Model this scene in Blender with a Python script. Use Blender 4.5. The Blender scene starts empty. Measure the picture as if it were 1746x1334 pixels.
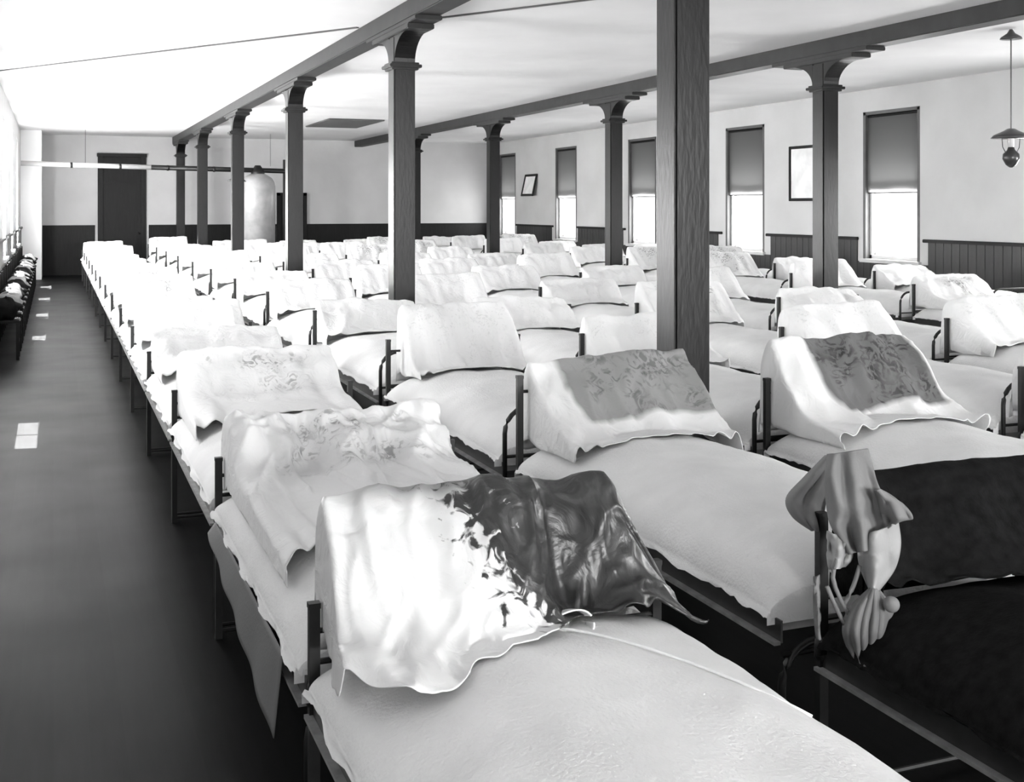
import bpy, bmesh, math, random
from mathutils import Vector, Matrix, noise
H = 1.75                       # eye height in metres; room measured in eye heights
PI = math.pi
C = bpy.context.scene.collection
SC = bpy.context.scene

# ------------------------------------------------------------------ camera, world, lights, exposure
TH = math.atan((873 - 91.7) / 1991.0)
cam_d = bpy.data.cameras.new('camera'); cam = bpy.data.objects.new('camera', cam_d); C.objects.link(cam)
cam_d.sensor_width = 36; cam_d.sensor_fit = 'HORIZONTAL'; cam_d.lens = 1991.0 / 1746 * 36
cam_d.shift_y = -(667 - 352.2) / 1746.0; cam_d.clip_start = 0.05; cam_d.clip_end = 200
cam.location = (0, 0, H); cam.rotation_euler = (PI / 2, 0, -TH)
SC.camera = cam

SC.view_settings.view_transform = 'Standard'; SC.view_settings.look = 'None'
SC.view_settings.gamma = 1; SC.view_settings.use_curve_mapping = False
SC.view_settings.exposure = 1.62

w = bpy.data.worlds.new('sky'); SC.world = w; w.use_nodes = True
bg = w.node_tree.nodes['Background']; bg.inputs[0].default_value = (1, 1, 1, 1); bg.inputs[1].default_value = .8

LEFT_WIN = [3.2 + 2.0 * i for i in range(7)]          # near edge of each left window, eye heights
RIGHT_WIN = [7.8603 + 2.3005 * i for i in range(-3, 5)]  # nearest ones, out of view, added to light the foreground
FILL_WIN = [1.0, 3.4]  # invented windows behind the camera, there for frontal fill
XL_W, XR_W, Y_B, Y_F, Z_C = -.42, 6.757, 18.19, -3.0, 2.0416
WW = .739; WT = 1.8436; WB = .528

def area(name, loc, rot, sx, sy, power):
    l = bpy.data.lights.new(name, 'AREA'); l.shape = 'RECTANGLE'; l.size = sx; l.size_y = sy; l.energy = power
    o = bpy.data.objects.new(name, l); C.objects.link(o); o.location = loc; o.rotation_euler = rot
    return o
LP = [8, 18, 48, 66, 72, 72, 70]
LG = [0, 26, 0, 38, 38, 38, 38]                        # light entering under each blind
LB = [.62, .86, .60, .88, .90, .92, .94]      # how far each left blind is drawn down (height of its lower edge)
for i, y in enumerate(LEFT_WIN):                       # daylight entering the left windows
    area('window_and_fill_light', (XL_W * H - .03, (y + WW / 2) * H, 1.0 * H), (0, -PI / 2, 0), .85 * H, WW * H * .92, LP[i])
for i, y in enumerate(LEFT_WIN):
    if LG[i]: area('gap_daylight', (XL_W * H - .03, (y + WW / 2) * H, .70 * H), (0, -PI / 2 - .15, 0), .33 * H, WW * H * .86, LG[i])
for i, y in enumerate(RIGHT_WIN):                      # daylight entering below the blinds on the right, strongest at the added ones
    area('window_and_fill_light', ((XR_W + .13) * H, (y + WW / 2) * H, .86 * H), (0, PI / 2, 0), .55 * H, WW * H * .9, [110, 110, 60, 28, 28, 28, 28, 28][i])
for q in (1.0, 3.4):                                   # frontal fill placed at two invented windows behind the camera
    area('window_and_fill_light', ((q + WW / 2) * H, (Y_F + .02) * H, 1.05 * H), (PI / 2, 0, 0), WW * H * .9, .95 * H, 180)
sun_d = bpy.data.lights.new('sun', 'SUN'); sun_d.energy = 190; sun_d.angle = .01
sun = bpy.data.objects.new('sun', sun_d); C.objects.link(sun)
sun.rotation_euler = Vector((-.45, .05, 1)).to_track_quat('Z', 'Y').to_euler()

# ------------------------------------------------------------------ materials
def grey(v): return (v, v, v, 1)
def new_mat(name):
    m = bpy.data.materials.new(name); m.use_nodes = True
    return m, m.node_tree.nodes, m.node_tree.links, m.node_tree.nodes['Principled BSDF']
def mat(name, v, rough=.7, spec=.5, metal=0, vary=0, scale=6, bump=0, bscale=40, stretch=(1, 1, 1)):
    m, n, l, b = new_mat(name)
    b.inputs['Base Color'].default_value = grey(v); b.inputs['Roughness'].default_value = rough
    b.inputs['Specular IOR Level'].default_value = spec; b.inputs['Metallic'].default_value = metal
    tc = n.new('ShaderNodeTexCoord'); mp = n.new('ShaderNodeMapping'); mp.inputs['Scale'].default_value = stretch
    l.new(tc.outputs['Object'], mp.inputs[0])
    if vary:
        t = n.new('ShaderNodeTexNoise'); t.inputs['Scale'].default_value = scale; t.inputs['Detail'].default_value = 5
        r = n.new('ShaderNodeMapRange'); r.inputs[3].default_value = v * (1 - vary); r.inputs[4].default_value = v * (1 + vary)
        r.inputs[1].default_value = .3; r.inputs[2].default_value = .7
        l.new(mp.outputs[0], t.inputs[0]); l.new(t.outputs[0], r.inputs[0]); l.new(r.outputs[0], b.inputs['Base Color'])
    if bump:
        t = n.new('ShaderNodeTexNoise'); t.inputs['Scale'].default_value = bscale; t.inputs['Detail'].default_value = 4
        bp = n.new('ShaderNodeBump'); bp.inputs['Strength'].default_value = bump; bp.inputs['Distance'].default_value = .01
        l.new(mp.outputs[0], t.inputs[0]); l.new(t.outputs[0], bp.inputs['Height']); l.new(bp.outputs[0], b.inputs['Normal'])
    return m
M = {}
M['ceiling'] = mat('ceiling_plaster', .70, .9, .1, vary=.04, scale=1.2)
M['wall'] = mat('wall_plaster', .52, .85, .15, vary=.05, scale=1.5, bump=.15, bscale=15)
M['whitewash'] = mat('whitewash', .85, .9, .1)
M['wall_rear'] = mat('rear_wall_paint', .7, .9, .1, vary=.1)
M['wainscot'] = mat('wainscot_paint', .035, .5, .4, vary=.35, scale=5, stretch=(1, 1, .3))
M['dark_wood'] = mat('dark_varnished_wood', .008, .5, .2, vary=.3, scale=12, stretch=(3, 3, .3), bump=.1)
M['column'] = mat('column_paint', .005, .34, .30, vary=.45, scale=7, stretch=(2, 2, .5), bump=.15, bscale=20)
M['beam'] = mat('beam_paint', .02, .5, .3, vary=.3, scale=6)
M['iron'] = mat('black_iron', .006, .45, .5, vary=.3, scale=30)
M['rail_iron'] = mat('rail_iron', .02, .35, .6, vary=.3, scale=20)
M['lip'] = mat('lit_rail_edge', .22, .4, .5, vary=.3, scale=20)  # pale tone paints the light caught along the lower flange
M['ticking'] = mat('mattress_ticking', .45, .9, .1, vary=.1, scale=30)
M['shade'] = None
M['frame_paint'] = mat('window_frame_paint', .55, .5, .4, vary=.05)
M['frame_dark'] = mat('window_frame_dark', .09, .5, .4, vary=.1)
M['stove'] = mat('stove_sheet_iron', .42, .35, .5, vary=.15, scale=5)
M['tin'] = mat('tin_pipe', .3, .4, .5, metal=.3, vary=.2)
M['brass'] = mat('lamp_metal', .06, .3, .6, metal=.5)
M['glassy'] = mat('lamp_glass', .6, .1, .6)
M['paper'] = mat('picture_paper', .75, .7, .2, vary=.12, scale=4)
M['blanket_dark'] = mat('shaded_blanket', .008, .95, .05, vary=.4, scale=30, bump=.3, bscale=120)  # near-black tone paints the unlit right foreground into the cloth
M['outside'] = mat('outside_blocker', .2, .9, .1)  # for the unseen slabs added to shade the blinds

def floor_mat():
    m, n, l, b = new_mat('dark_floorboards')
    tc = n.new('ShaderNodeTexCoord'); sx = n.new('ShaderNodeSeparateXYZ'); l.new(tc.outputs['Object'], sx.inputs[0])
    mu = n.new('ShaderNodeMath'); mu.operation = 'MULTIPLY'; mu.inputs[1].default_value = 1 / .11; l.new(sx.outputs[0], mu.inputs[0])
    fr = n.new('ShaderNodeMath'); fr.operation = 'FRACT'; l.new(mu.outputs[0], fr.inputs[0])
    fl = n.new('ShaderNodeMath'); fl.operation = 'FLOOR'; l.new(mu.outputs[0], fl.inputs[0])
    wn = n.new('ShaderNodeTexWhiteNoise'); wn.noise_dimensions = '1D'; l.new(fl.outputs[0], wn.inputs['W'])
    mp = n.new('ShaderNodeMapping'); mp.inputs['Scale'].default_value = (9, .7, 1); l.new(tc.outputs['Object'], mp.inputs[0])
    t = n.new('ShaderNodeTexNoise'); t.inputs['Scale'].default_value = 3; t.inputs['Detail'].default_value = 6; l.new(mp.outputs[0], t.inputs[0])
    ad = n.new('ShaderNodeMath'); ad.operation = 'MULTIPLY_ADD'; ad.inputs[1].default_value = .35; l.new(wn.outputs[0], ad.inputs[0]); l.new(t.outputs[0], ad.inputs[2])
    r = n.new('ShaderNodeMapRange'); r.inputs[1].default_value = .3; r.inputs[2].default_value = 1.1; r.inputs[3].default_value = .002; r.inputs[4].default_value = .008
    l.new(ad.outputs[0], r.inputs[0]); l.new(r.outputs[0], b.inputs['Base Color'])
    g = n.new('ShaderNodeMath'); g.operation = 'GREATER_THAN'; g.inputs[1].default_value = .95; l.new(fr.outputs[0], g.inputs[0])
    bp = n.new('ShaderNodeBump'); bp.invert = True; bp.inputs['Strength'].default_value = .3; bp.inputs['Distance'].default_value = .004
    l.new(g.outputs[0], bp.inputs['Height']); l.new(bp.outputs[0], b.inputs['Normal'])
    t2 = n.new('ShaderNodeTexNoise'); t2.inputs['Scale'].default_value = 1.5; l.new(tc.outputs['Object'], t2.inputs[0])
    rr = n.new('ShaderNodeMapRange'); rr.inputs[3].default_value = .34; rr.inputs[4].default_value = .5; l.new(t2.outputs[0], rr.inputs[0]); l.new(rr.outputs[0], b.inputs['Roughness'])
    b.inputs['Specular IOR Level'].default_value = .05
    return m
M['floor'] = floor_mat()

def cloth_mat(name, v, rough=.85, weave=.25, sheen=.2):
    m, n, l, b = new_mat(name)
    tc = n.new('ShaderNodeTexCoord')
    t = n.new('ShaderNodeTexNoise'); t.inputs['Scale'].default_value = 90; t.inputs['Detail'].default_value = 3
    t2 = n.new('ShaderNodeTexNoise'); t2.inputs['Scale'].default_value = 5; t2.inputs['Detail'].default_value = 4
    l.new(tc.outputs['Object'], t.inputs[0]); l.new(tc.outputs['Object'], t2.inputs[0])
    r = n.new('ShaderNodeMapRange'); r.inputs[1].default_value = .3; r.inputs[2].default_value = .7; r.inputs[3].default_value = v * .93; r.inputs[4].default_value = v * 1.04
    l.new(t2.outputs[0], r.inputs[0]); l.new(r.outputs[0], b.inputs['Base Color'])
    bp = n.new('ShaderNodeBump'); bp.inputs['Strength'].default_value = weave; bp.inputs['Distance'].default_value = .006
    l.new(t.outputs[0], bp.inputs['Height']); l.new(bp.outputs[0], b.inputs['Normal'])
    b.inputs['Roughness'].default_value = rough; b.inputs['Specular IOR Level'].default_value = sheen
    return m
M['spread'] = cloth_mat('white_counterpane', .78, weave=.6)
M['sheet'] = cloth_mat('white_linen', .80, .8, .15)
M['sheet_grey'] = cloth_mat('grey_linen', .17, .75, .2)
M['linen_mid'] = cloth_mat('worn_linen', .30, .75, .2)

def sham_mat(name, base, panel, rect, thresh=.5, scale=26, rough=.7, spec=.25, soft=.03, warp=.12, slant=0., leafy=0., ridge_shade=None):
    """white linen with a worked panel of its own colour inside rect=(u0,u1,v0,v1)"""
    m, n, l, b = new_mat(name)
    uv = n.new('ShaderNodeUVMap'); uv.uv_map = 'UVMap'
    tc = n.new('ShaderNodeTexCoord')
    ns = n.new('ShaderNodeTexNoise'); ns.inputs['Scale'].default_value = 4; l.new(tc.outputs['Object'], ns.inputs[0])
    s = n.new('ShaderNodeSeparateXYZ'); l.new(uv.outputs[0], s.inputs[0])
    def math_(op, a, bb=None, c=None, clamp=False):
        q = n.new('ShaderNodeMath'); q.operation = op; q.use_clamp = clamp
        for i, x in enumerate((a, bb, c)):
            if x is None: continue
            if isinstance(x, (int, float)): q.inputs[i].default_value = x
            else: l.new(x, q.inputs[i])
        return q.outputs[0]
    wv = math_('MULTIPLY_ADD', ns.outputs[0], warp, -warp / 2)
    if leafy:
        n9 = n.new('ShaderNodeTexNoise'); n9.inputs['Scale'].default_value = 17; n9.inputs['Detail'].default_value = 3; n9.inputs['Distortion'].default_value = 1.5
        l.new(tc.outputs['Object'], n9.inputs[0]); wv = math_('ADD', wv, math_('MULTIPLY_ADD', n9.outputs[0], leafy, -leafy / 2))
    def edge(c, e, sgn):
        d = math_('ADD', c, wv)
        d = math_('SUBTRACT', d, e)
        d = math_('MULTIPLY', d, sgn / soft)
        return math_('ADD', d, .5, clamp=True)
    u, v = s.outputs[0], s.outputs[1]
    if slant: u = math_('MULTIPLY_ADD', math_('SUBTRACT', v, .38), -slant, u)
    mask = math_('MULTIPLY', math_('MULTIPLY', edge(u, rect[0], 1), edge(u, rect[1], -1)),
                 math_('MULTIPLY', edge(v, rect[2], 1), edge(v, rect[3], -1)))
    vo = n.new('ShaderNodeTexNoise'); vo.inputs['Scale'].default_value = scale; vo.inputs['Detail'].default_value = 3; vo.inputs['Distortion'].default_value = 2.5
    l.new(tc.outputs['Object'], vo.inputs[0])
    big = n.new('ShaderNodeTexNoise'); big.inputs['Scale'].default_value = 5.5; l.new(tc.outputs['Object'], big.inputs[0])
    fl = math_('MULTIPLY', math_('MULTIPLY_ADD', vo.outputs[0], 9, -9 * thresh, clamp=True), math_('MULTIPLY_ADD', big.outputs[0], 7, -3.2, clamp=True))
    pc = math_('MULTIPLY_ADD', fl, panel[1] - panel[0], panel[0])
    bs = base
    if ridge_shade:  # grey painted along the ridge, where the cover lies in shade
        bm_ = math_('MULTIPLY', math_('MULTIPLY_ADD', v, -1 / .10, ridge_shade[0] / .10 + .5, clamp=True), math_('MULTIPLY_ADD', s.outputs[0], 5, -.3, clamp=True))
        bs = math_('MULTIPLY_ADD', bm_, ridge_shade[1] - base, base)
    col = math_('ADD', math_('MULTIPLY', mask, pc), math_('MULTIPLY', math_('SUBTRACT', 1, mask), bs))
    cb = n.new('ShaderNodeCombineColor')
    for i in range(3): l.new(col, cb.inputs[i])
    l.new(cb.outputs[0], b.inputs['Base Color'])
    bp = n.new('ShaderNodeBump'); bp.inputs['Strength'].default_value = .6; bp.inputs['Distance'].default_value = .02
    nb = n.new('ShaderNodeTexNoise'); nb.inputs['Scale'].default_value = 9; nb.inputs['Detail'].default_value = 6; nb.inputs['Distortion'].default_value = 1.2
    l.new(tc.outputs['Object'], nb.inputs[0]); l.new(nb.outputs[0], bp.inputs['Height']); l.new(bp.outputs[0], b.inputs['Normal'])
    b.inputs['Roughness'].default_value = rough; b.inputs['Specular IOR Level'].default_value = spec
    return m
# v runs from behind the headboard (0) over the ridge (~.3) to the front hem (1)
M['sham_plain'] = sham_mat('plain_sham_linen', .80, (.80, .68), (.1, .9, .3, .85), thresh=.55)
M['sham_light'] = sham_mat('embroidered_sham_linen', .78, (.70, .34), (.22, .80, .46, .78), thresh=.5, scale=16)
M['sham_grey'] = sham_mat('grey_panelled_sham', .74, (.26, .14), (.22, .97, .36, .76), thresh=.48, scale=14)
M['sham_dark'] = sham_mat('dark_panelled_sham', .76, (.15, .05), (.26, .9, .36, .80), thresh=.47, scale=13)
M['sham_satin'] = sham_mat('satin_sham', .70, (.022, .05), (.40, 1.6, -.5, 1.5), thresh=.5, scale=9, rough=.38, spec=.7, soft=.05, warp=.3, slant=.30, leafy=.55, ridge_shade=(.47, .22))

def shade_mat():
    m, n, l, b = new_mat('roller_blind_cloth')
    b.inputs['Base Color'].default_value = grey(.03); b.inputs['Roughness'].default_value = .9
    tr = n.new('ShaderNodeBsdfTranslucent'); tr.inputs[0].default_value = grey(.42)
    mx = n.new('ShaderNodeMixShader'); mx.inputs[0].default_value = .5
    out = n['Material Output']; l.new(b.outputs[0], mx.inputs[1]); l.new(tr.outputs[0], mx.inputs[2]); l.new(mx.outputs[0], out.inputs[0])
    return m
M['shade'] = shade_mat()
def glass_mat():
    m, n, l, b = new_mat('window_glass')
    tr = n.new('ShaderNodeBsdfTransparent'); tr.inputs[0].default_value = grey(.95)
    gl = n.new('ShaderNodeBsdfGlossy'); gl.inputs['Roughness'].default_value = .05
    mx = n.new('ShaderNodeMixShader'); mx.inputs[0].default_value = .06
    l.new(tr.outputs[0], mx.inputs[1]); l.new(gl.outputs[0], mx.inputs[2]); l.new(mx.outputs[0], n['Material Output'].inputs[0])
    return m
M['glass'] = glass_mat()
M['blind_white'] = mat('white_blind_cloth', .75, .9, .1)

# ------------------------------------------------------------------ helpers
def link(name, me, m, parent=None, loc=None, smooth=False):
    if smooth:
        for p in me.polygons: p.use_smooth = True
    if m and not me.materials: me.materials.append(m)
    o = bpy.data.objects.new(name, me); C.objects.link(o)
    if parent: o.parent = parent
    if loc: o.location = loc
    return o
def obj(name, bm, m, parent=None, loc=None, smooth=False, bevel=0):
    if bevel:
        bmesh.ops.bevel(bm, geom=[e for e in bm.edges if e.calc_face_angle(0) > .6], offset=bevel, segments=2, affect='EDGES', clamp_overlap=True)
    bmesh.ops.recalc_face_normals(bm, faces=bm.faces[:])
    me = bpy.data.meshes.new(name); bm.to_mesh(me); bm.free()
    return link(name, me, m, parent, loc, smooth)
def thing(name, label, cat, loc=(0, 0, 0), rz=0, group=None):
    o = bpy.data.objects.new(name, None); o.empty_display_size = .1; C.objects.link(o)
    o.location = loc; o.rotation_euler = (0, 0, rz); return tag(o, label, cat, group)
def tag(o, label, cat, group=None):
    o['label'] = label; o['category'] = cat
    if group: o['group'] = group
    return o
def struct(o):
    o['kind'] = 'structure'; return o
def sempty(name, loc=(0, 0, 0)):
    o = bpy.data.objects.new(name, None); C.objects.link(o); o.location = loc; return struct(o)
def box(bm, x0, x1, y0, y1, z0, z1):
    r = bmesh.ops.create_cube(bm, size=1)
    bmesh.ops.scale(bm, vec=(x1 - x0, y1 - y0, z1 - z0), verts=r['verts'])
    bmesh.ops.translate(bm, vec=((x0 + x1) / 2, (y0 + y1) / 2, (z0 + z1) / 2), verts=r['verts'])
    return r['verts']
def nb(): return bmesh.new()
def bx(*a):
    bm = nb(); box(bm, *a); return bm
def tube(bm, pts, r, seg=8):
    """round bar through pts"""
    pts = [Vector(p) for p in pts]; rings = []
    for i, p in enumerate(pts):
        a = pts[max(0, i - 1)]; b = pts[min(len(pts) - 1, i + 1)]; t = (b - a).normalized()
        up = Vector((0, 0, 1)) if abs(t.z) < .9 else Vector((1, 0, 0))
        s = t.cross(up).normalized(); q = s.cross(t)
        rr = r[i] if isinstance(r, (list, tuple)) else r
        rings.append([bm.verts.new(p + (s * math.cos(k * 2 * PI / seg) + q * math.sin(k * 2 * PI / seg)) * rr) for k in range(seg)])
    for A, B in zip(rings, rings[1:]):
        for k in range(seg): bm.faces.new((A[k], A[(k + 1) % seg], B[(k + 1) % seg], B[k]))
    bm.faces.new(rings[0][::-1]); bm.faces.new(rings[-1])
def lathe(bm, prof, seg=20, c=(0, 0, 0)):
    rings = []
    for r, z in prof:
        rings.append([bm.verts.new((c[0] + max(r, .0005) * math.cos(k * 2 * PI / seg), c[1] + max(r, .0005) * math.sin(k * 2 * PI / seg), c[2] + z)) for k in range(seg)])
    for A, B in zip(rings, rings[1:]):
        for k in range(seg): bm.faces.new((A[k], A[(k + 1) % seg], B[(k + 1) % seg], B[k]))
    bm.faces.new(rings[0][::-1]); bm.faces.new(rings[-1])
def gridmesh(name, fn, nu, nv, thick=0):
    """fn(u,v) -> Vector, u,v in 0..1; optional thickness"""
    vs = [fn(i / nu, j / nv) for j in range(nv + 1) for i in range(nu + 1)]
    fs = [(j * (nu + 1) + i, j * (nu + 1) + i + 1, (j + 1) * (nu + 1) + i + 1, (j + 1) * (nu + 1) + i) for j in range(nv) for i in range(nu)]
    uvs = [(i / nu, j / nv) for j in range(nv + 1) for i in range(nu + 1)]
    me = bpy.data.meshes.new(name); me.from_pydata([tuple(v) for v in vs], [], fs); me.update()
    if thick:
        bm = nb(); bm.from_mesh(me); bm.normal_update()
        uvl = bm.loops.layers.uv.new('UVMap'); bm.verts.ensure_lookup_table()
        for f in bm.faces:
            for lp in f.loops: lp[uvl].uv = uvs[lp.vert.index]
        off = [v.co - v.normal * thick for v in bm.verts]; n0 = len(bm.verts)
        low = [bm.verts.new(c) for c in off]; bm.verts.ensure_lookup_table()
        def addf(ids, uvi):
            try: f = bm.faces.new(ids)
            except ValueError: return
            for lp, k in zip(f.loops, uvi): lp[uvl].uv = uvs[k]
        for f in fs: addf([low[k] for k in f[::-1]], f[::-1])
        ring = [i for i in range(nu + 1)] + [(j + 1) * (nu + 1) - 1 for j in range(1, nv + 1)] + [nv * (nu + 1) + i for i in range(nu - 1, -1, -1)] + [j * (nu + 1) for j in range(nv - 1, 0, -1)]
        for a, b in zip(ring, ring[1:] + ring[:1]): addf([bm.verts[b], bm.verts[a], low[a], low[b]], [b, a, a, b])
        bm.to_mesh(me); bm.free()
    else:
        uv = me.uv_layers.new(name='UVMap')
        for lp in me.loops: uv.data[lp.index].uv = uvs[lp.vertex_index]
    for p in me.polygons: p.use_smooth = True
    return me
def ss(a, b, x):
    t = min(1, max(0, (x - a) / (b - a))); return t * t * (3 - 2 * t)
def at(px, py, v):
    """world point seen at pixel (px,py) at view depth v (eye heights)"""
    t = (px - 873) / 1991.0; u = t * v
    return Vector(((u * math.cos(TH) + v * math.sin(TH)) * H, (-u * math.sin(TH) + v * math.cos(TH)) * H, H - (py - 352.2) * v / 1991.0 * H))

# ------------------------------------------------------------------ room shell
x0, x1, yb, yf, zc = XL_W * H, XR_W * H, Y_B * H, Y_F * H, Z_C * H
struct(obj('floor', bx(x0 - .3, x1 + .3, yf - .3, yb + .3, -.1, 0), M['floor']))
struct(obj('ceiling', bx(x0 - .3, x1 + .3, yf - .3, yb + .3, zc, zc + .1), M['ceiling']))
def wall_with_holes(name, xa, xb, wins, m):
    bm = nb(); z0, z1 = WB * H, WT * H; y = yf
    box(bm, xa, xb, yf, yb, 0, z0); box(bm, xa, xb, yf, yb, z1, zc)
    for a in wins:
        box(bm, xa, xb, y, a * H, z0, z1); y = (a + WW) * H
    box(bm, xa, xb, y, yb, z0, z1)
    return struct(obj(name, bm, m))
wall_with_holes('wall_left', x0 - .24, x0, LEFT_WIN, M['wall'])
wall_with_holes('wall_right', x1, x1 + .24, RIGHT_WIN, M['wall'])
bm = nb(); q = x0 - .24
box(bm, x0 - .24, x1 + .24, yf - .24, yf, 0, WB * H); box(bm, x0 - .24, x1 + .24, yf - .24, yf, WT * H, zc)
for a in FILL_WIN: box(bm, q, a * H, yf - .24, yf, WB * H, WT * H); q = (a + WW) * H
box(bm, q, x1 + .24, yf - .24, yf, WB * H, WT * H); struct(obj('wall_front', bm, M['wall_rear']))
wb = bpy.data.objects
# back wall with two door openings
D1 = (.623, 1.257, 1.754); D2 = (3.24, 3.66, 1.19)
bm = nb()
box(bm, x0 - .24, D1[0] * H, yb, yb + .2, 0, zc); box(bm, D1[1] * H, D2[0] * H, yb, yb + .2, 0, zc); box(bm, D2[1] * H, x1 + .24, yb, yb + .2, 0, zc)
box(bm, D1[0] * H, D1[1] * H, yb, yb + .2, D1[2] * H, zc); box(bm, D2[0] * H, D2[1] * H, yb, yb + .2, D2[2] * H, zc)
struct(obj('wall_back', bm, M['wall']))
struct(obj('wall_pier', bx(x0, -.155 * H, 17.2 * H, yb, 0, zc), M['whitewash']))

ZR = .7265 * H
def wainscot(name, axis, fixed, a, b, skip, board, z0=0., sgn=1):
    """vertical boards with a cap; axis 'y' runs along Y at x=fixed"""
    root = sempty(name)
    bmb = nb(); box(bmb, 0, .022, 0, board - .006, 0, ZR - .05)
    bmesh.ops.bevel(bmb, geom=[e for e in bmb.edges if e.calc_length() > .5], offset=.004, segments=1, affect='EDGES')
    me = bpy.data.meshes.new('board'); bmb.to_mesh(me); bmb.free(); me.materials.append(M['wainscot'])
    n = int((b - a) / board)
    for i in range(n):
        y = a + i * board
        if any(s0 - board * .5 < y < s1 for s0, s1, full in skip if full): continue
        o = bpy.data.objects.new('board', me); C.objects.link(o); o.parent = root
        low = any(s0 - board < y < s1 for s0, s1, full in skip if not full)
        if low: o.scale = (1, 1, (WB * H - .03) / (ZR - .05))
        if axis == 'y': o.location = (fixed if sgn > 0 else fixed - .022, y, 0)
        else: o.rotation_euler = (0, 0, -PI / 2); o.location = (y, fixed, 0)
    segs = []; p = a
    for s0, s1, _ in sorted(skip): segs.append((p, s0)); p = s1
    segs.append((p, b))
    for q, (s0, s1) in enumerate(segs):
        if s1 - s0 < .05: continue
        if axis == 'y': bmc = bx(*( (fixed, fixed + .05) if sgn > 0 else (fixed - .05, fixed)), s0, s1, ZR - .05, ZR)
        else: bmc = bx(s0, s1, fixed - .05, fixed, ZR - .05, ZR)
        obj('cap_rail', bmc, M['dark_wood'], root, bevel=.008)
    return root
wainscot('trim_1', 'y', x1, 3.0 * H, yb, [(a * H - .1, (a + WW) * H + .1, False) for a in RIGHT_WIN], .16, sgn=-1)
wainscot('trim_2', 'y', x0, 6.0 * H, 17.2 * H, [(a * H, (a + WW) * H, False) for a in LEFT_WIN if a > 6], .16, sgn=1)
t3 = sempty('trim_3')
for a, b in ((-.155, D1[0] - .06), (D1[1] + .06, D2[0] - .03), (D2[1] + .03, XR_W - .03)):
    obj('panel', bx(a * H, b * H, yb - .02, yb, 0, ZR - .05), M['dark_wood'], t3); obj('cap_rail', bx(a * H, b * H, yb - .05, yb, ZR - .05, ZR), M['dark_wood'], t3)

# doors in the back wall
d1 = sempty('door_1', ((D1[0] + D1[1]) / 2 * H, yb, 0)); dw = (D1[1] - D1[0]) * H; dh = D1[2] * H
bm = nb(); f = .09
box(bm, -dw / 2 - .04, -dw / 2 + f, -.05, .1, 0, dh + .05); box(bm, dw / 2 - f, dw / 2 + .04, -.05, .1, 0, dh + .05); box(bm, -dw / 2 - .06, dw / 2 + .06, -.07, .1, dh - .04, dh + .05)
obj('door_frame', bm, M['dark_wood'], d1, bevel=.006)
lf = obj('door_leaf', bx(-dw / 2 + f, dw / 2 - f, .0, .05, 0, 2.35), M['dark_wood'], d1)
for xx in (-1, 1):
    for z0_, z1_ in ((.15, .95), (1.1, 2.2)):
        a, b = sorted((xx * .05, xx * (dw / 2 - f - .08))); obj('door_panel', bx(a, b, -.012, 0, z0_, z1_), M['dark_wood'], lf, bevel=.005)
bm = nb(); lathe(bm, [(.0, 0), (.025, .01), (.03, .03), (.0, .05)], 10); k = obj('door_knob', bm, M['brass'], lf, smooth=True); k.rotation_euler = (PI / 2, 0, 0); k.location = (dw / 2 - f - .05, 0, 1.05)
obj('transom_bar', bx(-dw / 2 + f, dw / 2 - f, -.03, .08, 2.35, 2.43), M['dark_wood'], d1)
obj('transom_panel', bx(-dw / 2 + f, dw / 2 - f, .02, .05, 2.43, dh - .04), M['dark_wood'], d1)
d2 = sempty('door_2', ((D2[0] + D2[1]) / 2 * H, yb, 0)); dw = (D2[1] - D2[0]) * H; dh = D2[2] * H
bm = nb(); box(bm, -dw / 2 - .04, -dw / 2 + .05, -.06, .1, 0, dh + .04); box(bm, dw / 2 - .05, dw / 2 + .04, -.06, .1, 0, dh + .04); box(bm, -dw / 2 - .04, dw / 2 + .04, -.06, .1, dh - .04, dh + .04)
obj('door_frame', bm, M['dark_wood'], d2); obj('door_leaf', bx(-dw / 2 + .05, dw / 2 - .05, 0, .05, 0, dh - .04), M['dark_wood'], d2)

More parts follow.
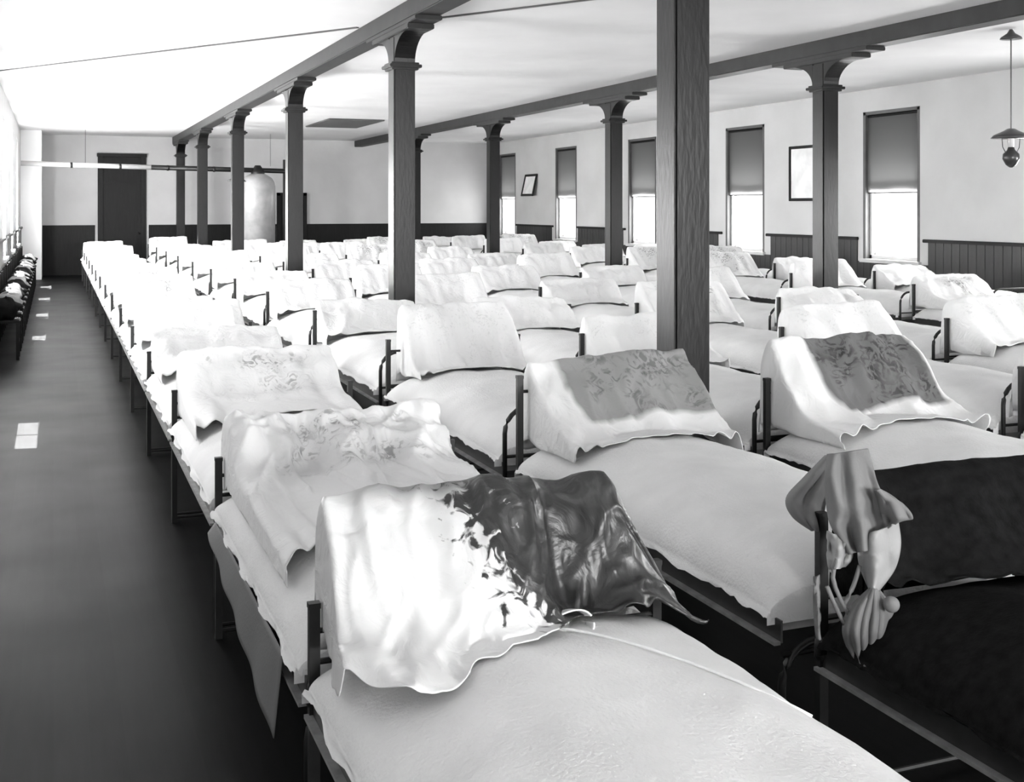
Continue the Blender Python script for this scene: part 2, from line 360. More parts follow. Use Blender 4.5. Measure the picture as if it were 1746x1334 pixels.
# windows
nwin = 0
def window(xw, y, side, front=False):
    """side -1: left wall, +1: right wall"""
    global nwin; nwin += 1
    r = sempty('window_%d' % nwin, (xw, (y + WW / 2) * H, 0)); s = side; hw = WW * H / 2; zb, zt = WB * H, WT * H
    X = lambda a, b: tuple(sorted((a * s, b * s)))
    fm = M['frame_paint']
    if front: r.location = ((y + WW / 2) * H, yf, 0); r.rotation_euler = (0, 0, -PI / 2)
    bm = nb()
    for q in (-1, 1):
        a, b = sorted((q * hw, q * (hw - .06))); box(bm, *X(.0, .2), a, b, zb, zt)
    box(bm, *X(.0, .2), -hw, hw, zt - .05, zt)
    obj('window_frame', bm, M['frame_dark'] if side > 0 else fm, r)
    obj('window_sill', bx(*X(-.05, .2), -hw - .03, hw + .03, zb - .045, zb + .01), M['frame_paint'], r)
    zm = 1.15 * H
    for lo, hi, dx in ((zb + .01, zm + .03, .08), (zm - .03, zt - .05, .12)):
        bm = nb(); A = hw - .06
        box(bm, *X(dx, dx + .035), -A, -A + .05, lo, hi); box(bm, *X(dx, dx + .035), A - .05, A, lo, hi)
        box(bm, *X(dx, dx + .035), -A, A, lo, lo + .06); box(bm, *X(dx, dx + .035), -A, A, hi - .05, hi)
        if side < 0: box(bm, *X(dx + .005, dx + .03), -.012, .012, lo, hi)
        sa = obj('sash', bm, fm, r)
        obj('pane', bx(*X(dx + .015, dx + .019), -A + .04, A - .04, lo + .05, hi - .04), M['glass'], sa)
    # blind
    zl = 1.6 * H if front else 1.12 * H if side > 0 else LB[LEFT_WIN.index(y)] * H
    A = hw - .065
    def bl(u, v):
        yy = -A + 2 * A * u; z = zt - .06 - (zt - .06 - zl) * v
        return Vector((s * (.05 + .006 * math.sin(u * 9 + y) * v), yy, z))
    b = link('blind', gridmesh('blind', bl, 12, 12), M['shade'] if side > 0 else M['blind_white'], r)
    bm = nb(); tube(bm, [(s * .05, -A, zt - .07), (s * .05, A, zt - .07)], .022); obj('roller', bm, M['dark_wood'] if side > 0 else fm, r)
    bm = nb(); tube(bm, [(s * .05, -A, zl), (s * .05, A, zl)], .008, 6); obj('blind_slat', bm, M['dark_wood'] if side > 0 else fm, r)
    if side > 0:   # unseen slab added outside to darken the blind towards its top
        bm = nb(); vs = [bm.verts.new((xx, yy, zz)) for yy in (-hw - .15, hw + .15) for xx, zz in ((.22, zt + .02), (1.0, zt - 1.0), (1.0, zt - .95), (.22, zt + .08))]
        for q in ((0, 1, 2, 3), (7, 6, 5, 4), (0, 4, 5, 1), (1, 5, 6, 2), (2, 6, 7, 3), (3, 7, 4, 0)): bm.faces.new([vs[k] for k in q])
        obj('light_blocker', bm, M['outside'], r)
        for q in (-1, 1):
            a, c = sorted((q * (hw + .02), q * (hw + .06))); obj('blocker_cheek', bx(*X(.24, .6), a, c, zt - .9, zt - .4), M['outside'], r)
for a in LEFT_WIN: window(x0, a, -1)
for a in RIGHT_WIN: window(x1, a, 1)
for a in FILL_WIN: window(0, a, 1, True)  # unseen windows added to carry the frontal fill

# ------------------------------------------------------------------ beams and columns
CS = .1169 * H; ZB = 1.945 * H
def beam(xl, name, label):
    bm = nb(); box(bm, xl - .01, xl + CS + .01, yf, yb, ZB, zc)
    o = struct(obj(name, bm, M['beam'], bevel=.01))
beam(1.6616 * H, 'trim_4', ''); beam(4.4528 * H, 'trim_5', '')
def make_column(x, y, label):
    t = thing('column', label, 'column', (x + CS / 2, y + CS / 2, 0), group='square columns under the ceiling beams')
    s = CS / 2; zn = 1.737 * H; zbb = ZB - .085
    bm = nb(); box(bm, -s, s, -s, s, 0, zbb)
    obj('shaft', bm, M['column'], t, bevel=.012)
    obj('plinth', bx(-s - .02, s + .02, -s - .02, s + .02, 0, .2), M['column'], t, bevel=.01)
    bm = nb()
    for d, z, h in ((.025, zn - .03, .02), (.05, zn - .01, .03), (.03, zn + .02, .02)): box(bm, -s - d, s + d, -s - d, s + d, z, z + h)
    obj('necking', bm, M['column'], t, bevel=.005)
    for q in (-1, 1):          # curved bracket along the beam
        bm = nb(); R = .38; hz = zbb - (zn + .04); pts = [(q * (s - .005), zn + .04)]
        for k in range(11):
            a = k / 10 * PI / 2; pts.append((q * (s + R * (1 - math.cos(a))), zn + .04 + hz * math.sin(a)))
        pts.append((q * (s - .005), zbb))
        A = [bm.verts.new((-s + .004, p[0], p[1])) for p in pts]; B = [bm.verts.new((s - .004, p[0], p[1])) for p in pts]
        bm.faces.new(A); bm.faces.new(B[::-1])
        for i in range(len(pts)): bm.faces.new((A[i], A[(i + 1) % len(pts)], B[(i + 1) % len(pts)], B[i]))
        obj('bracket', bm, M['column'], t)
    bm = nb(); box(bm, -s - .02, s + .02, -.62, .62, zbb, zbb + .045); box(bm, -s - .02, s + .02, -.85, .85, zbb + .045, ZB)
    obj('bolster', bm, M['beam'], t, bevel=.006)
    return t
ORD = ['nearest', 'second', 'third', 'fourth', 'fifth', 'sixth', 'seventh', 'eighth', 'ninth', 'tenth', 'eleventh', 'twelfth', 'thirteenth', 'fourteenth', 'fifteenth', 'sixteenth']
def nth(k): return 'nearest' if k == 0 else ORD[k] + ' from the front'
for i in range(5): make_column(1.6616 * H, (2.9509 + 2.978 * i) * H, 'dark square column with flared bracket, %s, in the left column line' % nth(i))
make_column(1.6616 * H, 17.55 * H, 'dark square column of the left line standing against the far wall')
for i in range(4): make_column(4.4528 * H, (6.05 + 2.978 * i) * H, 'dark square column with flared bracket, %s, in the right column line' % nth(i))

# ------------------------------------------------------------------ beds
class Bed: pass
def bed_type(w, L, zr, T, post):
    b = Bed(); b.w, b.L, b.zr, b.T, b.post = w, L, zr, T, post; return b
TA = bed_type(.565 * H, 1.79, .50, .15, .73)
TBB = bed_type(.505 * H, 2.06, .53, .17, .90)
TB0 = bed_type(.505 * H, 2.06, .53, .17, .975)
def ztop(b, x, y):
    ex = min(1, abs(x) / (b.w / 2 + .02)); ey = min(1, abs(y + b.L / 2) / (b.L / 2))
    return b.zr + .02 + b.T * math.sqrt(max(0, (1 - ex ** 3.2) * (1 - ey ** 9))) + .03 * (1 - ex * ex) * (1 - ey ** 2)
def spread_mesh(b, seed, drop=.018, jag=.012):
    def fn(u, v):
        su, sv = 2 * u - 1, 2 * v - 1
        hemu = ss(.90, 1, abs(su)); 
        cu = max(-1, min(1, su / .93)); cv = max(-1, min(1, sv / .95))
        x = math.sin(cu * PI / 2) * (b.w / 2 + .02); y = -b.L / 2 + math.sin(cv * PI / 2) * (b.L / 2 - .03)
        n = noise.noise(Vector((x * 4 + seed * 7, y * 3, seed))) * .016 + noise.noise(Vector((x * 13 + seed, y * 11, seed * 3))) * .005
        z = ztop(b, x, y) + n
        if abs(su) > .93:
            t = (abs(su) - .93) / .07
            z = b.zr + .035 - t * (drop + jag * (noise.noise(Vector((y * 35, seed, su))) + noise.noise(Vector((y * 90, seed, su)))))
            x += math.copysign(.012 * t + .01 * math.sin(y * 16 + seed), su)
        if abs(sv) > .95 :
            t = (abs(sv) - .95) / .05; z = min(z, b.zr + .02 - t * .03)
        return Vector((x, y, z))
    return gridmesh('spread', fn, 48, 64)
def make_frame(b, root):
    hw = b.w / 2
    me = {}
    for q in (-1, 1):
        bm = nb(); box(bm, q * hw - .014, q * hw + .014, -.012, .012, 0, b.post); box(bm, q * hw - .0155, q * hw + .0155, -.0135, .0135, b.post - .01, b.post + .004)
        obj('head_post', bm, M['iron'], root)
    for z in (b.post - .07, b.zr + .08):
        bm = nb(); tube(bm, [(-hw, 0, z), (hw, 0, z)], .008, 6); obj('head_rail', bm, M['iron'], root)
    # foot hoop, corners curved
    zf = b.post - .10 if b is TBB else .47; R = .12; pts = [(-hw, -b.L, 0), (-hw, -b.L, zf - R)]
    for k in range(1, 7):
        a = k / 6 * PI / 2; pts.append((-hw + R * (1 - math.cos(a)), -b.L, zf - R + R * math.sin(a)))
    pts += [(-p[0], p[1], p[2]) for p in pts[::-1]]
    bm = nb(); tube(bm, pts, .012, 8); obj('foot_hoop', bm, M['iron'], root, smooth=True)
    for z in (min(b.zr + .04, zf - .03), .03):
        bm = nb(); tube(bm, [(-hw, -b.L, z), (hw, -b.L, z)], .008, 6); obj('foot_rail', bm, M['iron'], root)
    bm = nb(); tube(bm, [(-hw, 0, .03), (hw, 0, .03)], .009, 6); obj('floor_bar', bm, M['iron'], root)
    for q in (-1, 1):
        bm = nb(); a, c = sorted((q * (hw - .003), q * (hw + .004))); box(bm, a, c, -b.L, 0, b.zr - .055, b.zr + .01)
        rl = obj('side_rail', bm, M['rail_iron'], root)
        a, c = sorted((q * (hw + .0045), q * (hw + .026))); lip = obj('rail_lip', bx(a, c, -b.L, 0, b.zr - .060, b.zr - .050), M['lip'], root)
        for yy in (0,):
            bm = nb(); lathe(bm, [(.012, -.04), (.020, -.025), (.021, .0), (.018, .02), (.012, .035)], 10, (q * hw, yy, b.zr)); obj('corner_casting', bm, M['iron'], root, smooth=True)
def make_mattress(b, root):
    def fn(u, v):
        su, sv = 2 * u - 1, 2 * v - 1
        x = max(-1, min(1, su / .8)) * (b.w / 2 - .01); y = -b.L / 2 + max(-1, min(1, sv / .9)) * (b.L / 2 - .05)
        t = max((abs(su) - .8) / .2, (abs(sv) - .9) / .1, 0)
        z = min(ztop(b, x, y) - .025, b.zr + .10) * (1 - t) + (b.zr - .04) * t if t > 0 else ztop(b, x, y) - .03
        return Vector((x, y, z))
    link('mattress', gridmesh('mattress', fn, 16, 24), M['ticking'], root)
protos = {}
def children_of(r): return [o for o in bpy.data.objects if o.parent == r]
def build_bed(kind, b, loc, label, group):
    if kind not in protos:
        r = thing('iron_bed', label, 'bed', loc, 0, group); make_frame(b, r); make_mattress(b, r)
        protos[kind] = (r, children_of(r)); return r
    r0, ch = protos[kind]; r = r0.copy(); C.objects.link(r); r.location = loc; r['label'] = label; r['group'] = group
    for c in ch:
        d = c.copy(); C.objects.link(d); d.parent = r
    return r

def catmull(P, t):
    n = len(P) - 1; f = t * n; i = min(int(f), n - 1); f -= i
    p0, p1, p2, p3 = P[max(i - 1, 0)], P[i], P[i + 1], P[min(i + 2, n)]
    return tuple(.5 * (2 * b + (c - a) * f + (2 * a - 5 * b + 4 * c - d) * f * f + (-a + 3 * b - 3 * c + d) * f ** 3) for a, b, c, d in zip(p0, p1, p2, p3))
def sham_mesh(b, seed, zt=None, x0=None, x1=None, front=(.42, .42), nu=56, nv=56, fold=.012, ruffle=.011, slump=.0, side=.0, flare=.0, topskew=0., rfreq=32, pleat=None, crease=.014):
    """cloth thrown over pillows propped at the bed head; from back hem over the ridge to the front hem"""
    zt = zt or b.post + .12; x0 = -b.w / 2 + .02 if x0 is None else x0; x1 = b.w / 2 - .02 if x1 is None else x1
    base = b.zr + .02 + b.T
    rnd = random.Random(seed); ph = [rnd.uniform(0, 6.28) for _ in range(8)]
    def fn(u, v):
        su = 2 * u - 1
        F = (front[0] + (front[1] - front[0]) * u if len(front) == 2 else catmull([(q,) for q in front], u)[0]) + .02 * math.sin(u * 5 + ph[0])
        zr_ = zt - slump * abs(math.sin(u * 5 + ph[1])) + topskew * su - .02 * su ** 4
        G = min(F, .46)
        P = [(.10, base - .10), (.085, base + .12), (.07, zr_ - .07), (.02, zr_), (-.05, zr_ - .05), (-G * .34, base + (zr_ - base) * .62), (-G * .60, base + (zr_ - base) * .27), (-G * .82 - .35 * (F - G), base + .035), (-F, base + .012)]
        y, z = catmull(P, v)
        t = ss(.84, 1, abs(su))
        k = min(1, abs(su) / .86)
        x = (x0 + x1) / 2 + math.copysign(1, su) * k * (x1 - x0) / 2
        x += math.copysign(1, su) * ((side if su > 0 else 0) * t + flare * ss(.5, 1, v))
        z0_ = z
        if v > .08: z = z - (z - (b.zr + .10)) * t * (.9 if v > .2 else .5)
        # folds fanning from the ridge
        amp = fold * ss(.28, .6, v) * (1 - .6 * t)
        a1 = math.sin(su * 9 + ph[2] + 2.2 * v) ; a2 = math.sin(su * 17 + ph[3] - 3 * v)
        nn = noise.noise(Vector((su * 2.6 + seed, v * 3, seed * 1.7))); n2 = noise.noise(Vector((su * 7 + seed, v * 7, seed * .7)))
        d = amp * (a1 * .7 + a2 * .4) + nn * fold * 2.6 * ss(.2, .45, v) * (1 - ss(.85, 1, v) * .6) + n2 * fold * .9
        if pleat:
            pw_ = ss(pleat[0], pleat[0] + .1, u) * ss(.36, .5, v) * (1 - ss(.8, .95, v))
            d += pleat[1] * pw_ * (1 - abs(math.sin((u * 1.1 + .32 * v + .10 * noise.noise(Vector((u * 5, v * 4, 1)))) * PI * 5.5))) ** 3 * (.5 + noise.noise(Vector((u * 9, v * 5, 7))))
        y -= d * .75; z += d * .7
        q1 = noise.noise(Vector((su * 3.1 + v * 2 + seed * 3, v * 2.2 - su * 1.2, seed))); q2 = noise.noise(Vector((su * 6 - v * 5 + seed, v * 5 + su * 3, seed * 2)))
        cr = crease * ss(.30, .48, v) * ((1 - abs(q1) * 2.2) ** 3 * .8 + (1 - min(1, abs(q2) * 2)) ** 3 * .5)
        y -= cr * .7; z += cr * .7
        fr = ss(.90, 1, v)
        z += fr * ruffle * math.sin(su * rfreq + ph[4] + 2 * math.sin(su * 7)); y += fr * ruffle * .8 * math.cos(su * rfreq * .85 + ph[5])
        if v > .3 and abs(x) < b.w / 2:
            z = max(z, ztop(b, x, y) + .022)
        return Vector((x, y, z))
    return gridmesh('sham', fn, nu, nv, .003)

ROWS = [  # left edge (eye heights), first head Y, pitch, count, type
    (.355, 1.70, 1.063, 15, 'A'), (1.13, 1.54, 1.285, 12, 'B'), (1.87, 2.80, 1.24, 11, 'B'), (2.72, 2.72, 1.25, 11, 'B'),
    (3.60, 4.02, 1.26, 10, 'B'), (4.98, 5.85, 1.30, 9, 'B'), (5.72, 7.15, 1.30, 7, 'B')]
RN = ['leftmost row', 'second row from the left', 'third row from the left', 'fourth row from the left', 'fifth row from the left', 'second row from the right wall', 'row along the right wall']
spreads = {k: [spread_mesh(b, s) for s in (1, 2, 3)] for k, b in (('A', TA), ('B', TBB))}
for k in spreads:
    for me in spreads[k]: me.materials.append(M['spread'])
far = {k: [sham_mesh(b, 20 + s, x1=b.w / 2 - (.09 if k == 'A' else .04), zt=b.post + (.12 if k == 'A' else .08) + .035 * (s % 4), nu=40, nv=34, fold=.016, rfreq=22, ruffle=.007, topskew=.02 * (s % 3 - 1), front=((.38 + .04 * s, .5 - .03 * s) if k == 'B' else (.8, .75))) for s in range(5)] for k, b in (('A', TA), ('B', TBB))}
for k in far:
    for i, me in enumerate(far[k]): me.materials.append(M['sham_light'] if i == 3 else M['sham_plain'])
special = {}
def S(r, k, b, m, label, **kw): special[(r, k)] = (b, m, label, kw)
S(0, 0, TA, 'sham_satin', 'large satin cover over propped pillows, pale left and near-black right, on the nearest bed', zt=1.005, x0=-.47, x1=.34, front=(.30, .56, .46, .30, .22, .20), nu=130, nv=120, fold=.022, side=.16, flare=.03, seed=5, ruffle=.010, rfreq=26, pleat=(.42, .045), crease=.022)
S(0, 1, TA, 'sham_light', 'white embroidered pillow cover with grey scrollwork behind the satin one', zt=.90, x0=-.47, x1=.43, front=(1.35, 1.1, .95, .9), nu=130, nv=140, fold=.034, crease=.045, seed=8)
S(0, 2, TA, 'sham_light', 'pale embroidered pillow cover, third from the front in the leftmost row', zt=.95, x1=.38, front=(.9, .8), seed=11, fold=.016)
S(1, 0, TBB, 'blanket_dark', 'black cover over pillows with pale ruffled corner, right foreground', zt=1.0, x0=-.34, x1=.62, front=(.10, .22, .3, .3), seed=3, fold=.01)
S(1, 1, TBB, 'sham_grey', 'pillow cover with grey lace panel leaning before the nearest column', zt=1.05, x0=-.40, x1=.42, front=(.5, .5), nu=90, nv=90, fold=.016, seed=14, ruffle=.014, topskew=.02)
S(1, 2, TBB, 'sham_plain', 'tall plain white pillow cover with scalloped hem, second row from the left', zt=1.12, x0=-.36, x1=.36, front=(.45, .45), nu=70, nv=70, fold=.012, seed=17)
S(2, 0, TBB, 'sham_dark', 'pillow cover with dark floral panel right of the nearest column', zt=1.09, x0=-.42, x1=.42, front=(.55, .55), nu=90, nv=90, fold=.018, seed=21, ruffle=.014)
S(5, 0, TBB, 'sham_light', 'big rounded pillow cover by the right edge before the wainscot', zt=1.0, front=(.6, .6), seed=24, fold=.012)
rnd = random.Random(4)
for ri, (xl, ya, pitch, cnt, kind) in enumerate(ROWS):
    for k in range(cnt):
        b = TA if kind == 'A' else (TB0 if (ri, k) == (1, 1) else TBB)
        Y = ya + pitch * k
        if Y > 17.3 or (ri == 1 and Y > 17.0): continue
        loc = (xl * H + b.w / 2, Y * H, 0); pos = '%s, %s' % (nth(k), RN[ri])
        # keep the beds clear of the columns
        bd = build_bed(kind + ('0' if b is TB0 else ''), b, loc, 'black iron bed, %s' % pos, 'iron beds in seven rows')
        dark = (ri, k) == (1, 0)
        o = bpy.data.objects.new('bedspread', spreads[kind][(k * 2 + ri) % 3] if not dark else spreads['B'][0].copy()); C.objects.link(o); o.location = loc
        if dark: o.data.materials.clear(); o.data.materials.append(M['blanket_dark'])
        tag(o, ('shade-darkened bedspread over the bed, %s' if dark else 'white bedspread on the bed, %s') % pos, 'bedspread', 'bedspreads on the iron beds')
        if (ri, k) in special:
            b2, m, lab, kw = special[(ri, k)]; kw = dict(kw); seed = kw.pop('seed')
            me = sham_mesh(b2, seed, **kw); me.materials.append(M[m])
        else:
            me = far[kind][rnd.randrange(5)]; lab = 'white pillow cover at bed head, %s' % pos
        o = bpy.data.objects.new('pillow_cover', me); C.objects.link(o); o.location = loc
        tag(o, lab, 'pillow cover', 'pillow covers on the iron beds')

# ------------------------------------------------------------------ cloth hanging at the corner of the shade-darkened cover, right foreground
V0 = 1.79
def cloth_patch(name, outline_l, outline_r, mm, parent, dep=.0, fold=.02, nf=4, nu=24, nv=30, seed=0, bulge=.03):
    """cloth hung between a left and a right edge (pixel readings turned into points at the bed corner)"""
    def fn(u, v):
        L = catmull(outline_l, v); R = catmull(outline_r, v)
        px = L[0] + (R[0] - L[0]) * u; py = L[1] + (R[1] - L[1]) * u
        d = dep - bulge * math.sin(PI * u) + fold * math.sin(u * nf * PI * 2 + seed + v * 2) * (.4 + .6 * v) + .02 * noise.noise(Vector((u * 3, v * 3, seed)))
        return at(px, py, V0 + d) - parent.location
    return link(name, gridmesh(name, fn, nu, nv, .004), mm, parent)
hc = thing('hanging_corner_cloth', 'pale crumpled cloth corner with knotted tassel hanging at the shade-darkened cover', 'cloth', tuple(at(1400, 870, V0)))
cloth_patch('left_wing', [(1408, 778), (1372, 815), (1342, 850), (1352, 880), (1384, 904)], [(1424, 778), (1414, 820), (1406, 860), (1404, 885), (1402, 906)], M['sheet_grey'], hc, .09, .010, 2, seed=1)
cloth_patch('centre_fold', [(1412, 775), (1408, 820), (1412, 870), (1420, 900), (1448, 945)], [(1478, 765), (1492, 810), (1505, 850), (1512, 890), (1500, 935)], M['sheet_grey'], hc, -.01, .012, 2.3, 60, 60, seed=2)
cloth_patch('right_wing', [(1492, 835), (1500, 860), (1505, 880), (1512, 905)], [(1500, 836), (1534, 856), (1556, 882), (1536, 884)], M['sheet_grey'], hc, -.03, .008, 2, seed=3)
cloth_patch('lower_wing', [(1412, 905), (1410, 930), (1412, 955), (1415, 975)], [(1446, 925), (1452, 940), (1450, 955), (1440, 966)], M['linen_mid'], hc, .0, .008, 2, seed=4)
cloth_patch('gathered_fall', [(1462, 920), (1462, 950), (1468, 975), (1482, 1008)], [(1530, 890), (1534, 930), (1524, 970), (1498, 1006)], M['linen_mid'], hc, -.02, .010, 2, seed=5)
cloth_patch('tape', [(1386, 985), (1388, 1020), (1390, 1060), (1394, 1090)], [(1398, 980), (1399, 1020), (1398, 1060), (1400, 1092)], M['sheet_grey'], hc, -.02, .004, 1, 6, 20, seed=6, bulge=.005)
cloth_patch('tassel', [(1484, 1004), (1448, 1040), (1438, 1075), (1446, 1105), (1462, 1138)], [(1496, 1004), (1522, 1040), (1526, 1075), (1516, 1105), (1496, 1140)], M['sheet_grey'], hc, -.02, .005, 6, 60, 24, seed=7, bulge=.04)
bm = nb(); bmesh.ops.create_icosphere(bm, subdivisions=3, radius=.021); obj('knot', bm, M['sheet_grey'], hc, at(1520, 1031, V0 - .06) - hc.location, smooth=True)
for i, (a, b_, c) in enumerate([((1440, 925), (1420, 985), (1448, 1050)), ((1466, 965), (1455, 1000), (1440, 1030)), ((1410, 1000), (1425, 1035), (1440, 1065))]):
    bm = nb(); tube(bm, [at(*catmull([a, b_, c], q / 8), V0 - .03) - hc.location for q in range(9)], .006, 6); obj('cord', bm, M['sheet_grey'], hc, smooth=True)

# sheet hanging from the left side of the second bed
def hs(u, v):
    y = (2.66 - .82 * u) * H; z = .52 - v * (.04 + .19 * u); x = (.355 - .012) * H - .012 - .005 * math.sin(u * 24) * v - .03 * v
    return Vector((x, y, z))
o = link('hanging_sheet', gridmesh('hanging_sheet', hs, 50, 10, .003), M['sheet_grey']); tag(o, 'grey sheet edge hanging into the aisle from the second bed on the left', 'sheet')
# loose button tape curling on the nearest bed below the satin cover
bedc = Vector((.355 * H + TA.w / 2, 1.70 * H, 0))
def tape_pt(t):
    x = .0 + .42 * t; y = -.20 - .62 * t + .03 * math.sin(t * 5); return Vector((x, y, ztop(TA, x, y) + .006))
bm = nb(); tube(bm, [tape_pt(q / 20) for q in range(21)], .004, 6); o = obj('seam_cord', bm, M['spread'], None, bedc, smooth=True); tag(o, 'raised cord seam running across the nearest white bedspread', 'cord')
rc = at(966, 1062, 1.70)
def rib(u, v):
    a = u * 2 * PI * .94 + .4; w_ = (v - .5) * .05
    return rc + Vector((.062 * math.cos(a) * math.cos(.35), .062 * math.cos(a) * -math.sin(.35) - w_ + .012 * math.sin(a), .026 * math.sin(a) + .01 * math.sin(2 * a) + w_ * .3))
o = link('ribbon_loop', gridmesh('ribbon_loop', rib, 48, 6, .004), M['sheet']); tag(o, 'curled white ribbon loop at the hem of the satin cover', 'ribbon')

# ------------------------------------------------------------------ far end: stove, pipe, lamps, ceiling details
st = thing('heating_stove', 'tall pale cylindrical heating stove with domed top by the far wall', 'stove', (2.72 * H, 16.9 * H, 0))
bm = nb(); R = .43
lathe(bm, [(R, .12), (R, 2.25), (R * .96, 2.36), (R * .8, 2.47), (R * .5, 2.55), (R * .3, 2.58)], 32); obj('jacket', bm, M['stove'], st, smooth=True)
bm = nb(); lathe(bm, [(R * .95, 0), (R * 1.05, .04), (R * 1.05, .12)], 32); obj('base_ring', bm, M['iron'], st)
bm = nb(); lathe(bm, [(.17, 2.52), (.17, 2.62), (.12, 2.70), (.07, 2.78)], 20); obj('collar', bm, M['iron'], st, smooth=True)
zp = 2.70
pp = thing('stove_pipe', 'long horizontal stove pipe crossing before the far wall', 'pipe', (0, 16.9 * H, zp))
bm = nb(); tube(bm, [(x0 + .02, 0, .06), (D1[1] * H, 0, .0)], .06, 14); obj('pipe_section', bm, M['glassy'], pp, smooth=True)
bm = nb(); tube(bm, [(D1[1] * H, 0, 0), (3.24 * H, 0, -.06)], .062, 14); obj('pipe_section', bm, M['iron'], pp, smooth=True)
for q in range(1, 6):
    xx = x0 + q * 1.1; bm = nb(); tube(bm, [(xx, 0, .05 - .02 * q), (xx + .05, 0, .05 - .02 * q)], .07, 14); obj('pipe_joint', bm, M['iron'], pp, smooth=True)
for q in (0.4, 2.9):
    bm = nb(); tube(bm, [(q * H, 0, .06), (q * H, 0, zc - zp)], .005, 5); obj('hanger', bm, M['iron'], pp)
pl = obj('iron_standpipe', bx(-.05, .05, -.05, .05, 0, 2.98), M['iron'], None, (3.24 * H, 17.6 * H, 0)); tag(pl, 'dark upright post beside the narrow far doorway', 'post')

def lamp(x, y, label, sc=1., shade=True, zl=1.40):
    t = thing('hanging_oil_lamp', label, 'lamp', (x * H, y * H, zc), group='hanging lamps')
    L = zc - zl * H
    bm = nb(); lathe(bm, [(.11 * sc, -.10), (.10 * sc, -.08), (.04, -.04), (.015, 0)], 20); obj('ceiling_rose', bm, M['brass'], t, smooth=True)
    bm = nb(); tube(bm, [(0, 0, -.02), (0, 0, -L)], .007, 6); obj('rod', bm, M['brass'], t)
    bm = nb(); lathe(bm, [(.20 * sc, -.07), (.17 * sc, -.035), (.07 * sc, .01), (.04 * sc, .03)], 28); bmesh.ops.translate(bm, vec=(0, 0, -L), verts=bm.verts); obj('lamp_shade', bm, M['brass'], t, smooth=True)
    for q in (-1, 1):
        bm = nb(); tube(bm, [(q * .02, 0, -L + .03), (q * .12 * sc, 0, -L - .06), (q * .11 * sc, 0, -L - .16), (q * .05 * sc, 0, -L - .25)], .005, 5); obj('harp', bm, M['brass'], t, smooth=True)
    bm = nb(); lathe(bm, [(.03 * sc, -.02), (.036 * sc, -.10), (.024 * sc, -.17)], 14); bmesh.ops.translate(bm, vec=(0, 0, -L), verts=bm.verts); obj('chimney', bm, M['glassy'], t, smooth=True)
    bm = nb(); lathe(bm, [(.015 * sc, -.37), (.055 * sc, -.34), (.085 * sc, -.28), (.08 * sc, -.23), (.04 * sc, -.19), (.03 * sc, -.16)], 20); bmesh.ops.translate(bm, vec=(0, 0, -L), verts=bm.verts); obj('font', bm, M['brass'], t, smooth=True)
lamp(5.24, 5.32, 'dark hanging oil lamp with wide shade, upper right near the wall', 1.0, zl=1.44)
lamp(2.05, 14.3, 'small hanging lamp between the far left columns', 1.0, zl=1.34)

hx = obj('ceiling_vent', bx(3.02 * H, 3.70 * H, 13.6 * H, 15.0 * H, zc - .03, zc - .002), M['frame_dark'], bevel=.01); tag(hx, 'flat grey rectangular vent panel on the ceiling beyond the left beam', 'vent')
def strip(p, q, name):
    a = Vector((p[0] * H, p[1] * H, zc)); b = Vector((q[0] * H, q[1] * H, zc))
    bm = nb(); d = (b - a); n = Vector((-d.y, d.x, 0)).normalized() * .02
    vs = [bm.verts.new(v) for v in (a - n, b - n, b + n, a + n)]; vs2 = [bm.verts.new(v.co - Vector((0, 0, .012))) for v in vs]
    bm.faces.new(vs); bm.faces.new(vs2[::-1])
    for i in range(4): bm.faces.new((vs[i], vs[(i + 1) % 4], vs2[(i + 1) % 4], vs2[i]))
    return struct(obj(name, bm, M['frame_dark']))
strip((-.42, 9.8), (1.64, 6.63), 'trim_6'); strip((1.80, 6.4), (2.9, 4.7), 'trim_7')

# pictures on the right wall
def picture(y0, y1, z0, z1, label, fw=.05, tilt=0., inner=True):
    t = thing('framed_picture', label, 'picture', (x1, (y0 + y1) / 2 * H, (z0 + z1) / 2 * H), group='framed pictures on the right wall')
    hw = (y1 - y0) / 2 * H; hh = (z1 - z0) / 2 * H
    bm = nb(); box(bm, -.04, -.005, -hw, -hw + fw, -hh, hh); box(bm, -.04, -.005, hw - fw, hw, -hh, hh); box(bm, -.04, -.005, -hw + fw, hw - fw, hh - fw, hh); box(bm, -.04, -.005, -hw + fw, hw - fw, -hh, -hh + fw)
    obj('frame', bm, M['dark_wood'], t, bevel=.006); obj('print', bx(-.02, -.006, -hw + fw, hw - fw, -hh + fw, hh - fw), M['paper'], t)
    t.rotation_euler = (0, tilt, 0); t.location.x -= abs(math.sin(tilt)) * hh
picture(9.22, 9.71, 1.052, 1.589, 'dark-framed pale print beside the first right-hand column')
picture(16.15, 16.62, 1.15, 1.49, 'small tilted framed picture between far right windows', .06, .22)

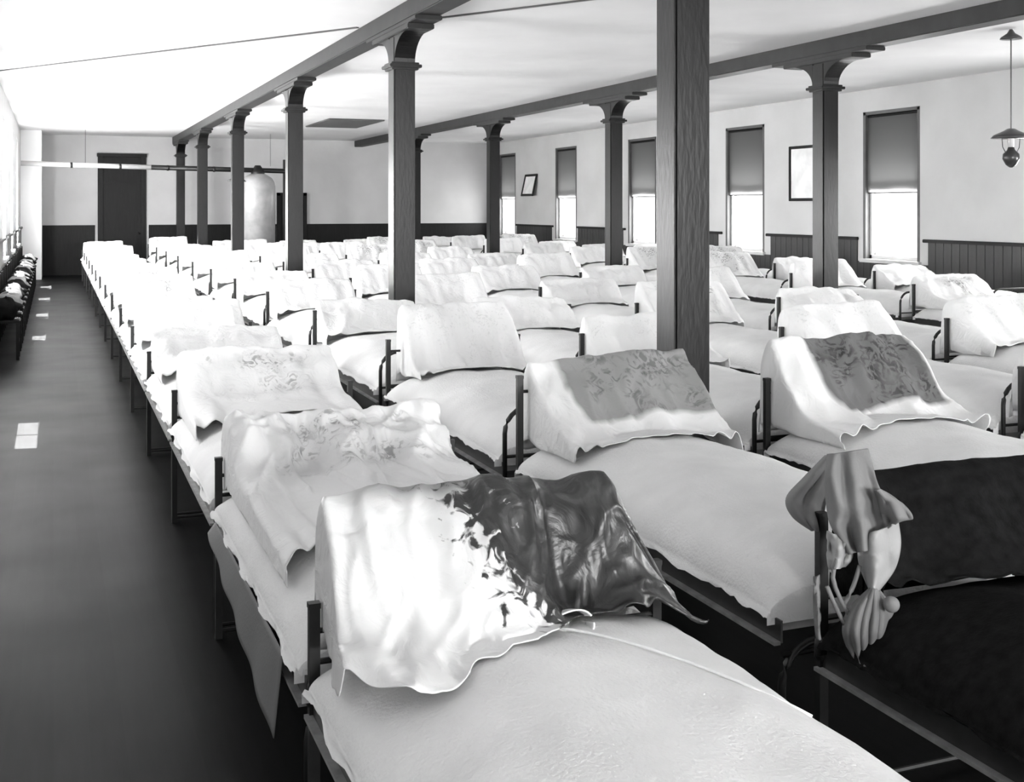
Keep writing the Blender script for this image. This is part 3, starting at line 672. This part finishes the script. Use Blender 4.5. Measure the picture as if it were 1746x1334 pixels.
# ------------------------------------------------------------------ dark chairs along the left wall
def make_chair(loc, label):
    t = thing('wooden_chair', label, 'chair', loc, 0, 'dark chairs along the left wall')
    w_, d_ = .36, .34
    obj('seat', bx(0.02, d_, -w_ / 2, w_ / 2, .42, .455), M['chair_wood'], t, bevel=.01)
    for q in (-1, 1):
        a, b = sorted((q * w_ / 2, q * (w_ / 2 - .035)))
        obj('leg', bx(d_ - .045, d_ - .01, a, b, 0, .42), M['chair_wood'], t); obj('leg', bx(.02, .055, a, b, 0, .88), M['chair_wood'], t)
    obj('back_slat', bx(.025, .045, -w_ / 2 + .03, w_ / 2 - .03, .74, .86), M['chair_wood'], t); obj('back_slat', bx(.025, .045, -w_ / 2 + .03, w_ / 2 - .03, .58, .66), M['chair_wood'], t)
    obj('stretcher', bx(d_ - .035, d_ - .015, -w_ / 2 + .03, w_ / 2 - .03, .18, .22), M['chair_wood'], t)
    return t, children_of(t)
M['chair_wood'] = mat('chair_varnish', .002, .5, .15, vary=.3, scale=10)
base_ = None
for i in range(16):
    loc = (x0 + .04, (8.35 + .5 * i) * H, 0); lab = 'dark varnished wooden chair against the left wall, %s' % nth(i)
    if base_ is None: base_ = make_chair(loc, lab)
    else:
        r = base_[0].copy(); C.objects.link(r); r.location = loc; r['label'] = lab
        for c in base_[1]:
            d = c.copy(); C.objects.link(d); d.parent = r

def bundle(seed):
    def fn(u, v):
        a = u * 2 * PI; b_ = v * PI
        r = .5 + .18 * noise.noise(Vector((math.cos(a) * 2, math.sin(a) * 2 + seed, v * 4)))
        sx = math.copysign(abs(math.cos(a)) ** .6, math.cos(a)); sy = math.copysign(abs(math.sin(a)) ** .6, math.sin(a))
        return Vector((.19 + .30 * r * sx * math.sin(b_) ** .5, .34 * r * sy * math.sin(b_) ** .5, .115 - .115 * math.cos(b_) * (1 + .5 * noise.noise(Vector((sx * 1.5, sy * 1.5, seed)))) * (1 if b_ > PI / 2 else .98)))
    me = gridmesh('clothes_bundle', fn, 24, 14); me.materials.append(M['clothes']); return me
M['clothes'] = cloth_mat('dark_wool', .006, .95, .3, .05)
M['clothes_pale'] = cloth_mat('pale_cotton', .25, .9, .2, .05)
bms = [bundle(q) for q in range(3)]; bmp = bundle(5); bmp.materials.clear(); bmp.materials.append(M['clothes_pale'])
for i in range(16):
    o = bpy.data.objects.new('clothes_bundle', bmp if i in (1, 5, 9, 12) else bms[i % 3]); C.objects.link(o); o.location = (x0 + .03, (8.35 + .5 * i) * H, .456)
    tag(o, '%s clothes bundle on the wooden chair, %s along the left wall' % ('pale' if i in (1, 5, 9, 12) else 'dark', nth(i)), 'clothes bundle', 'clothes bundles on the chairs by the left wall')
